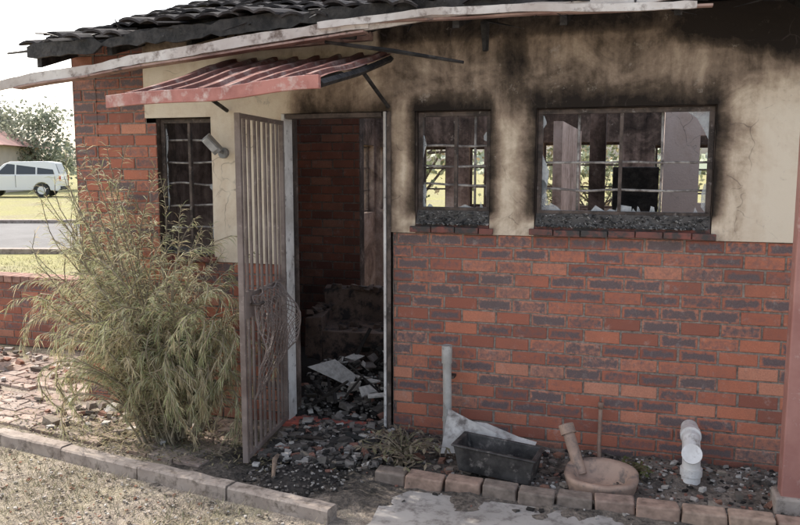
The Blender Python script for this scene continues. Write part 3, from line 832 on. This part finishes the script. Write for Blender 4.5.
mb.obj('thin_water_pipe',two_mat('rusty_pipe',(.30,.20,.15),(.20,.13,.10),12),smooth=True)
e=empty('white_pvc_drain_elbow')
mb=MB(); X,Y=.32,-.27
mb.tube([(X,Y,0),(X,Y,.10)],.055,24); mb.tube([(X,Y,.07),(X,Y,.115)],.064,24)
mb.tube([(X,Y,.10),(X-.002,Y+.002,.17),(X-.004,Y+.02,.225),(X-.004,Y+.07,.262),(X-.004,Y+.13,.272),(X-.004,Y+.27,.272)],.052,24)
mb.tube([(X-.004,Y+.10,.272),(X-.004,Y+.16,.272)],.061,24)
mb.tube([(X,Y,.185),(X-.005,Y-.075,.225)],.05,24); mb.tube([(X-.004,Y-.06,.217),(X-.006,Y-.085,.23)],.058,24)
mb.obj('elbow',PVCW,e)
def weeds(name,cx,cy,n,h,spread,cols,seed):
    random.seed(seed); mb=MB()
    for i in range(n):
        th=U(0,6.28); l=U(.4,1)*h; d=Vector((math.cos(th),math.sin(th),0)); a=Vector((cx,cy,.02)); pts=[a]
        for k in range(1,6):
            t=k/5; pts.append(a+d*spread*t*t*U(.8,1.1)+Vector((U(-.01,.01),U(-.01,.01),l*(t-.45*t*t*t))))
        c=random.choice(cols); mb.tube(pts,[.005,.004,.003,.003,.002,.001],4,c)
        for k in range(11):
            p=pts[random.randint(1,5)]; q=Vector((U(-1,1),U(-1,1),U(-1,.3))).normalized(); w=q.cross(Vector((0,0,1))).normalized()*U(.006,.015); L=U(.03,.08); c=random.choice(cols)
            mb.add([p,p+q*L*.5+w,p+q*L,p+q*L*.5-w],[(0,1,2,3)],c)
    return mb.obj(name,LEAF,fixn=False)
weeds('withered_plant',-1.42,-.52,50,.33,.26,[(.26,.21,.15),(.33,.27,.19),(.16,.13,.10),(.26,.24,.14)],3)
weeds('weed_tuft',-.0,-.25,14,.14,.12,[(.18,.15,.09),(.14,.16,.06)],4)

e=empty('burnt_sofa')
mb=MB(); BS=two_mat('burnt_upholstery',(.085,.055,.042),(.14,.095,.075),5,c3=(.025,.021,.02),scale3=9,lo3=.48,hi3=.62)
def lump(c,sz,rot):
    mb.box(c,sz,rot,jit=.10)
    for i in range(14):
        chunk(mb,(c[0]+U(-.4,.4)*sz[0],c[1]+U(-.4,.4)*sz[1],c[2]+sz[2]/2),U(.03,.09),(1,1,1))
RZ=Matrix.Rotation(.2,3,'Z')
lump((-2.35,1.35,.36),(.85,.55,.28),RZ); lump((-2.42,1.62,.56),(.85,.18,.46),RZ@Matrix.Rotation(-.25,3,'X'))
lump((-1.93,1.45,.42),(.16,.6,.32),RZ); lump((-2.78,1.3,.44),(.16,.6,.36),RZ)
mb.obj('body',BS,e,bevel=.02)
e=empty('burnt_kitchen_cabinet')
mb=MB(); mb.b2(-.6,.0,1.2,1.7,.03,.9); mb.b2(-.62,.02,1.18,1.72,.9,.94); mb.b2(-.28,.1,1.9,2.3,.95,1.9); mb.b2(-.28,.1,1.9,2.3,.03,.94)
mb.obj('carcass',CHAR,e,bevel=.01)

# ------------------------------------------------------------ drooping bush
random.seed(11)
e=empty('drooping_shrub')
mb=MB(); lf=MB()
B0=Vector((-3.08,-.60,.0))
TINT=[1,1,1]
def leafcol(dry):
    k=R()
    if k<.18+dry: c=(.50,.42,.27)
    elif k<.5+dry*.6: c=(.38,.39,.20)
    elif k<.72: c=(.24,.27,.13)
    else: c=(.52,.52,.34)
    f=U(.75,1.15); return (c[0]*f,c[1]*f,c[2]*f)
def stem(base,d,L,droop,nn=12,dens=11):
    p=Vector(base); v=Vector(d).normalized(); pts=[p.copy()]; dry=U(0,.35) if R()<.6 else .6
    for k in range(nn):
        v=(v+Vector((U(-.09,.09),U(-.09,.09),-droop*(.15+1.1*k/nn)))).normalized()
        if p.x>-2.66: v.x-=.35; v.z-=.15; v.normalize()
        if p.x<-3.60-.12*p.z: v.x+=.35; v.z-=.15; v.normalize()
        if p.y<-.92: v.y+=.4; v.z-=.1; v.normalize()
        p=p+v*L/nn
        if p.y>-.06: p.y=-.06-U(0,.03)
        if p.z<.05: break
        pts.append(p.copy())
    m=len(pts)-1
    if m<3: return
    mb.tube(pts,[.007*(1-.85*i/m)+.0012 for i in range(m+1)],5,(.24,.20,.14))
    for i in range(2,m+1):
        for q in range(dens):
            t=R(); o=pts[i-1].lerp(pts[i],t); ax=(pts[i]-pts[i-1]).normalized()
            r=Vector((U(-1,1),U(-1,1),U(-1,.6))).normalized()
            w=(ax*.9+r*.6+Vector((0,0,-.40))).normalized(); l=U(.04,.095); sd=w.cross(Vector((U(-1,1),U(-1,1),U(-1,1)))).normalized()*.0021
            mm_=o+w*l*.55; tip=o+w*l+Vector((0,0,-l*.22)); c=leafcol(dry if o.z<.9 else dry*.6)
            lf.add([o-sd*.6,o+sd*.6,mm_+sd,mm_-sd,tip],[(0,1,2,3),(3,2,4)],c)
for i in range(135):
    th=U(0,6.28); tilt=U(.05,.42); z0=U(0,.3)
    d=Vector((math.cos(th)*tilt-.16,math.sin(th)*tilt-.03,1))
    stem(B0+Vector((U(-.22,.16),U(-.14,.1),z0)),d,U(.8,1.55),U(.14,.34),14)
for i in range(70):
    d=Vector((U(-.52,-.08),U(-.12,.2),1)); stem(B0+Vector((U(-.2,.05),U(-.05,.1),U(0,.3))),d,U(1.3,1.9),U(.03,.12),15)
for i in range(110):
    th=U(-2.2,.5); d=Vector((math.cos(th)*.5,math.sin(th)*.3,1.2)); stem(B0+Vector((U(-.1,.3),U(-.2,.1),U(.1,.55))),d,U(.5,1.05),U(.26,.46),12)
mb.tube([B0,B0+Vector((-.03,.02,.4)),B0+Vector((-.12,.05,.9))],[.035,.028,.015],8,(.14,.11,.08))
mb.tube([B0+Vector((.06,0,0)),B0+Vector((.1,-.03,.5))],[.025,.012],8,(.14,.11,.08))
mb.obj('stems',RUB,e); lf.obj('needle_leaves',LEAF,e,fixn=False)

random.seed(5)
mb=MB()
for i in range(3600):
    x=random.gauss(-3.25,.6); y=random.gauss(-.65,.2)
    if y>-.03 or y<-.98: continue
    l=U(.02,.06); th=U(0,6.28); d=Vector((math.cos(th)*l,math.sin(th)*l,U(-.005,.02))); s=Vector((-math.sin(th),math.cos(th),0))*U(.002,.006)
    p=Vector((x,y,.033+U(0,.012))); mb.add([p,p+d*.5+s,p+d,p+d*.5-s],[(0,1,2,3)],random.choice([(.17,.15,.08),(.26,.22,.13),(.12,.12,.07),(.36,.30,.2),(.09,.08,.06)]))
mb.obj('leaf_litter',DRY,fixn=False)
mb=MB()
def kerby(x): return -.92-(x+4.25)*.1593
for i in range(26000):
    x=U(-6.5,-1.0); y=kerby(x)-.09-abs(random.gauss(0,.75))
    if x>-1.55 : continue
    if noise.noise(Vector((x*1.7,y*1.7,7)))+U(-.35,.35)<-.02: continue
    h=abs(random.gauss(0,.020))+.010; th=U(0,6.28); b=Vector((math.cos(th),math.sin(th),0))
    p=Vector((x,y,0)); s=b.cross(Vector((0,0,1)))*.0022; tip=p+b*h*U(.3,1.6)+Vector((0,0,h))
    c=random.choice([(.24,.21,.13),(.19,.19,.10),(.34,.29,.20),(.40,.35,.26),(.28,.24,.17)])
    mb.add([p-s,p+s,tip],[(0,1,2)],c)
for i in range(3600):
    x=U(-6,-1.6); y=kerby(x)-.09-U(0,1.6); d=U(.004,.016); chunk(mb,(x,y,.004),d,random.choice(PALS))
mb.obj('dry_grass',DRY,fixn=False)
mb=MB()
for i in range(14000):
    x=U(-15,-5.5); y=U(1.7,11) 
    if F_(x,y)>15.5: continue
    h=U(.02,.06); th=U(0,6.28); b=Vector((math.cos(th),math.sin(th),0)); p=Vector((x,y,gz(x,y)-.005)); s=b.cross(Vector((0,0,1)))*.006
    mb.add([p-s,p+s,p+b*h*.7+Vector((0,0,h))],[(0,1,2)],random.choice([(.34,.32,.16),(.42,.38,.2),(.26,.26,.12),(.48,.43,.27)]))
mb.obj('lawn_grass',DRY,fixn=False)

# ------------------------------------------------------------ low garden wall
mb,mm=MB(),MB()
e=empty('low_brick_wall')
WY=1.42
bricks(mb,mm,-12,XL-.0,0,8*C,lambda x,z,n:(x,WY-n,z),[],lambda x,z:.12+.3*ss((.35-z)/.35),lambda x,z:U(0,.6))
bricks(mb,mm,-12,XL-.0,0,8*C,lambda x,z,n:(-12+XL-x,WY+.22+n,z),[],lambda x,z:.1,darkf)
bricks(mb,mm,WY,WY+.22,0,8*C,lambda x,z,n:(-12-n,WY+WY+.22-x,z),[],lambda x,z:.1,darkf)
mb.obj('bricks',brick_mat('wall_brick',.85),e,fixn=False); mm.obj('mortar_bed',MO,e,fixn=False)
mb=MB(); x=-12
while x<XL-.02:
    mb.box((x+.055,WY+.11,8*C+.035),(.103,.25,.07),Matrix.Rotation(U(-.01,.01),3,'Z'),random.choice([(.34,.20,.155),(.38,.23,.175),(.28,.17,.135)])); x+=.113
mb.obj('coping',PAV,e,bevel=.006)

# ------------------------------------------------------------ car
def W(f,r,z=0): 
    x=FWD.x*f+RGT.x*r; y=FWD.y*f+RGT.y*r-5.0; return Vector((x,y,gz(x,y)+z))
car=empty('parked_car')
WHT=NT('car_paint'); WHT=WHT.fin((.78,.78,.77),.25,None,0,.5)
BLK=NT('car_glass'); BLK=BLK.fin((.05,.055,.06),.1,None,0,.6)
TYR=NT('tyre'); TYR=TYR.fin((.05,.05,.05),.8)
REDL=NT('tail_lamp'); REDL=REDL.fin((.45,.03,.02),.3)
body=[(.05,.30),(0,.5),(.04,.78),(.3,.9),(1.0,1.0),(1.6,1.02),(3.95,1.04),(4.02,.75),(4.02,.38),(3.9,.28)]
def arch(cx,r=.37): return [(cx+r*math.cos(a),.32+r*math.sin(a)) for a in [math.pi*k/8 for k in range(9)]]
body+= [(p[0],max(.26,p[1])) for p in arch(3.2)]+[(p[0],max(.26,p[1])) for p in arch(.82)]
mb=MB(); mb.poly([(p[0],-.83,p[1]) for p in body],(0,1,0),1.66); mb.obj('body',WHT,car,bevel=.03)
mb=MB(); cab=[(.98,.99),(1.55,1.52),(1.85,1.64),(3.4,1.66),(3.78,1.6),(3.96,1.02)]
vs=[];k=len(cab)
for s in(-1,1):
    for p in cab: vs.append((p[0],s*(.80-.16*ss((p[1]-.95)/.7)),p[1]))
mb.add(vs,[tuple(range(k)),tuple(range(2*k-1,k-1,-1))]+[(i,i+k,(i+1)%k+k,(i+1)%k) for i in range(k)])
mb.obj('cabin',WHT,car,bevel=.03)
mb=MB()
def sw(x0,x1,x2,x3):
    for s in(-1,1):
        f=lambda z:s*(.806-.16*ss((z-.95)/.7))
        mb.add([(x0,f(1.06),1.06),(x1,f(1.06),1.06),(x2,f(1.54),1.54),(x3,f(1.54),1.54)],[(0,1,2,3)])
sw(1.25,2.05,2.05,1.72); sw(2.12,2.95,2.95,2.12); sw(3.02,3.78,3.62,3.02)
mb.add([(3.965,-.62,1.1),(3.965,.62,1.1),(3.81,.56,1.55),(3.81,-.56,1.55)],[(0,1,2,3)])
mb.add([(1.06,-.68,1.08),(1.06,.68,1.08),(1.5,.6,1.49),(1.5,-.6,1.49)],[(0,1,2,3)])
mb.obj('windows',BLK,car)
mb=MB()
for cx in(.82,3.2):
    for s in(-1,1): mb.tube([(cx,s*.62,.32),(cx,s*.84,.32)],.32,24); mb.tube([(cx,s*.84,.32),(cx,s*.85,.32)],.19,12,mi=1)
mb.obj('wheels',[TYR,WHT],car)
mb=MB()
for s in(-1,1): mb.b2(3.98,4.035,s*.76-.07,s*.76+.07,.75,1.0)
mb.obj('tail_lamps',REDL,car)
mb=MB(); mb.b2(3.95,4.07,-.8,.8,.33,.5); mb.b2(-.05,.08,-.8,.8,.33,.52); mb.b2(2.07,2.1,-.835,.835,.45,1.02); mb.obj('bumpers',TYR,car,bevel=.02)
p=W(36,-19.9); a=math.atan2(RGT.y,RGT.x)+math.radians(10)
car.location=p; car.rotation_euler=(0,0,a)

# ------------------------------------------------------------ trees & neighbour
def tree(name,loc,h,rw,nl,ls,cols,seed):
    random.seed(seed); e=empty(name); t=MB(); l=MB(); loc=Vector(loc)
    tr=.05*h*.5
    t.tube([loc,loc+Vector((.05*h*U(-1,1),0,h*.3)),loc+Vector((.05*h*U(-1,1),0,h*.6))],[tr,tr*.7,tr*.35],8,(.11,.085,.065))
    cl=[]
    for i in range(22):
        th=U(0,6.28); el=U(.0,1); rr=rw*math.sqrt(R())*(1-.4*el); c=loc+Vector((math.cos(th)*rr,math.sin(th)*rr,h*(.32+.62*el)))
        st=loc+Vector((0,0,h*U(.2,.5))); t.tube([st,(st+c)/2+Vector((0,0,-.05*h)),c],[tr*.35,tr*.22,tr*.06],5,(.11,.085,.065)); cl.append((c,U(.18,.36)*rw))
    for i in range(nl):
        c,r=random.choice(cl); d=Vector((random.gauss(0,.5),random.gauss(0,.5),random.gauss(0,.42)))*r*1.3; p=c+d
        a=Vector((U(-1,1),U(-1,1),U(-1,1))).normalized(); b=a.cross(Vector((U(-1,1),U(-1,1),U(-1,1)))).normalized(); s=ls*U(.5,1.2); cc=random.choice(cols); f=U(.7,1.2)
        l.add([p,p+a*s*.5+b*s*.3,p+a*s,p+a*s*.5-b*s*.3],[(0,1,2,3)],(cc[0]*f,cc[1]*f,cc[2]*f))
    t.obj('trunk_and_limbs',RUB,e); l.obj('foliage',LEAF,e,fixn=False)
GR_HAZE=[(.23,.26,.19),(.27,.29,.22),(.31,.33,.25),(.19,.21,.16)]  # grey-green foliage, paled to put distance haze into the colour
GR2=[(.20,.22,.12),(.28,.28,.16),(.14,.16,.09),(.36,.29,.18)]
p=W(47,-22.5); tree('garden_tree',p,4.6,3.0,5200,.26,GR_HAZE,21)
p=W(52,-28); tree('garden_tree',p,5.0,3.2,4500,.28,GR_HAZE,22)
p=W(60,-36); tree('garden_tree',p,6.4,4.2,4500,.36,GR_HAZE,23)
p=W(58,-19.5); tree('garden_tree',p,3.6,2.6,3500,.3,GR_HAZE,27)
tree('backyard_tree',(-4.6,10.5,.1),4.2,2.4,4200,.13,GR2,24)
tree('backyard_tree',(-1.0,11.5,.1),2.6,2.4,3000,.13,GR2,25)
tree('backyard_tree',(2.5,12,.1),4,2.6,3500,.14,GR2,26)
nb_=empty('neighbour_house') 
mb=MB(); WL=two_mat('neighbour_wall',(.50,.44,.38),(.42,.37,.32),.5); RF=two_mat('neighbour_roof',(.36,.20,.17),(.28,.16,.14),.6)
mb.b2(-6,6,-4,4,-.3,2.6); mb.obj('walls',WL,nb_)
mb=MB(); mb.add([(-6.6,-4.6,2.55),(6.6,-4.6,2.55),(6.6,4.6,2.55),(-6.6,4.6,2.55),(-3,0,4.3),(3,0,4.3)],[(0,1,5,4),(2,3,4,5),(1,2,5),(3,0,4),(0,3,2,1)]); mb.obj('hip_roof',RF,nb_)
mb=MB()
for xx in(-4,-1,3.4): mb.b2(xx-.7,xx+.7,-4.03,-3.99,1,2.1)
mb.b2(1.0,1.9,-4.03,-3.99,0,2.1); mb.obj('windows_and_door',BLK,nb_)
nb_.location=W(44,-28.0); nb_.rotation_euler=(0,0,a)
random.seed(31); mb=MB()
for i in range(9000):
    th=U(0,2*math.pi); rr=U(130,170); x=math.cos(th)*rr; y=math.sin(th)*rr; hh=(4+3*noise.noise(Vector((math.cos(th)*6,math.sin(th)*6,0))))
    p=Vector((x,y,.4+R()*hh)); a_=Vector((U(-1,1),U(-1,1),U(-1,1))).normalized(); b_=a_.cross(Vector((U(-1,1),U(-1,1),U(-1,1)))).normalized(); s=U(1.2,2.6); c=random.choice(GR_HAZE) 
    mb.add([p,p+a_*s*.5+b_*s*.4,p+a_*s,p+a_*s*.5-b_*s*.4],[(0,1,2,3)],tuple(q*1.2+.05 for q in c))  # colours lifted further, haze painted into the far trees
mb.obj('distant_tree_line',DRY,fixn=False)

# ------------------------------------------------------------ light & camera
EL,AZ=math.radians(40),math.radians(74)
s=Vector((-math.sin(AZ)*math.cos(EL),math.cos(AZ)*math.cos(EL),math.sin(EL)))
L=bpy.data.lights.new('sun','SUN'); L.energy=5.0; L.angle=math.radians(.5); L.color=(1,.93,.83)
lo=bpy.data.objects.new('sun',L); lo.rotation_euler=s.to_track_quat('Z','Y').to_euler(); scene.collection.objects.link(lo)
w=bpy.data.worlds.new('World'); scene.world=w; w.use_nodes=True
nt=w.node_tree; bg=nt.nodes['Background']; sk=nt.nodes.new('ShaderNodeTexSky'); sk.sky_type='NISHITA'; sk.sun_disc=False
sk.sun_elevation=EL; sk.sun_rotation=-AZ; sk.air_density=1.0; sk.dust_density=4.0; sk.ozone_density=1.0
hs=nt.nodes.new('ShaderNodeHueSaturation'); hs.inputs['Saturation'].default_value=.6
nt.links.new(sk.outputs[0],hs.inputs['Color']); nt.links.new(hs.outputs[0],bg.inputs[0]); bg.inputs[1].default_value=.38
cam=bpy.data.cameras.new('camera'); cam.lens=34.56; cam.sensor_width=36; cam.clip_end=2000; cam.clip_start=.05
co=bpy.data.objects.new('camera',cam); co.location=(0,-5.0,1.9); co.rotation_euler=(math.radians(90-7.1),0,math.radians(17.7)); scene.collection.objects.link(co)
scene.camera=co
scene.view_settings.view_transform='Standard'; scene.view_settings.look='None'; scene.view_settings.exposure=0
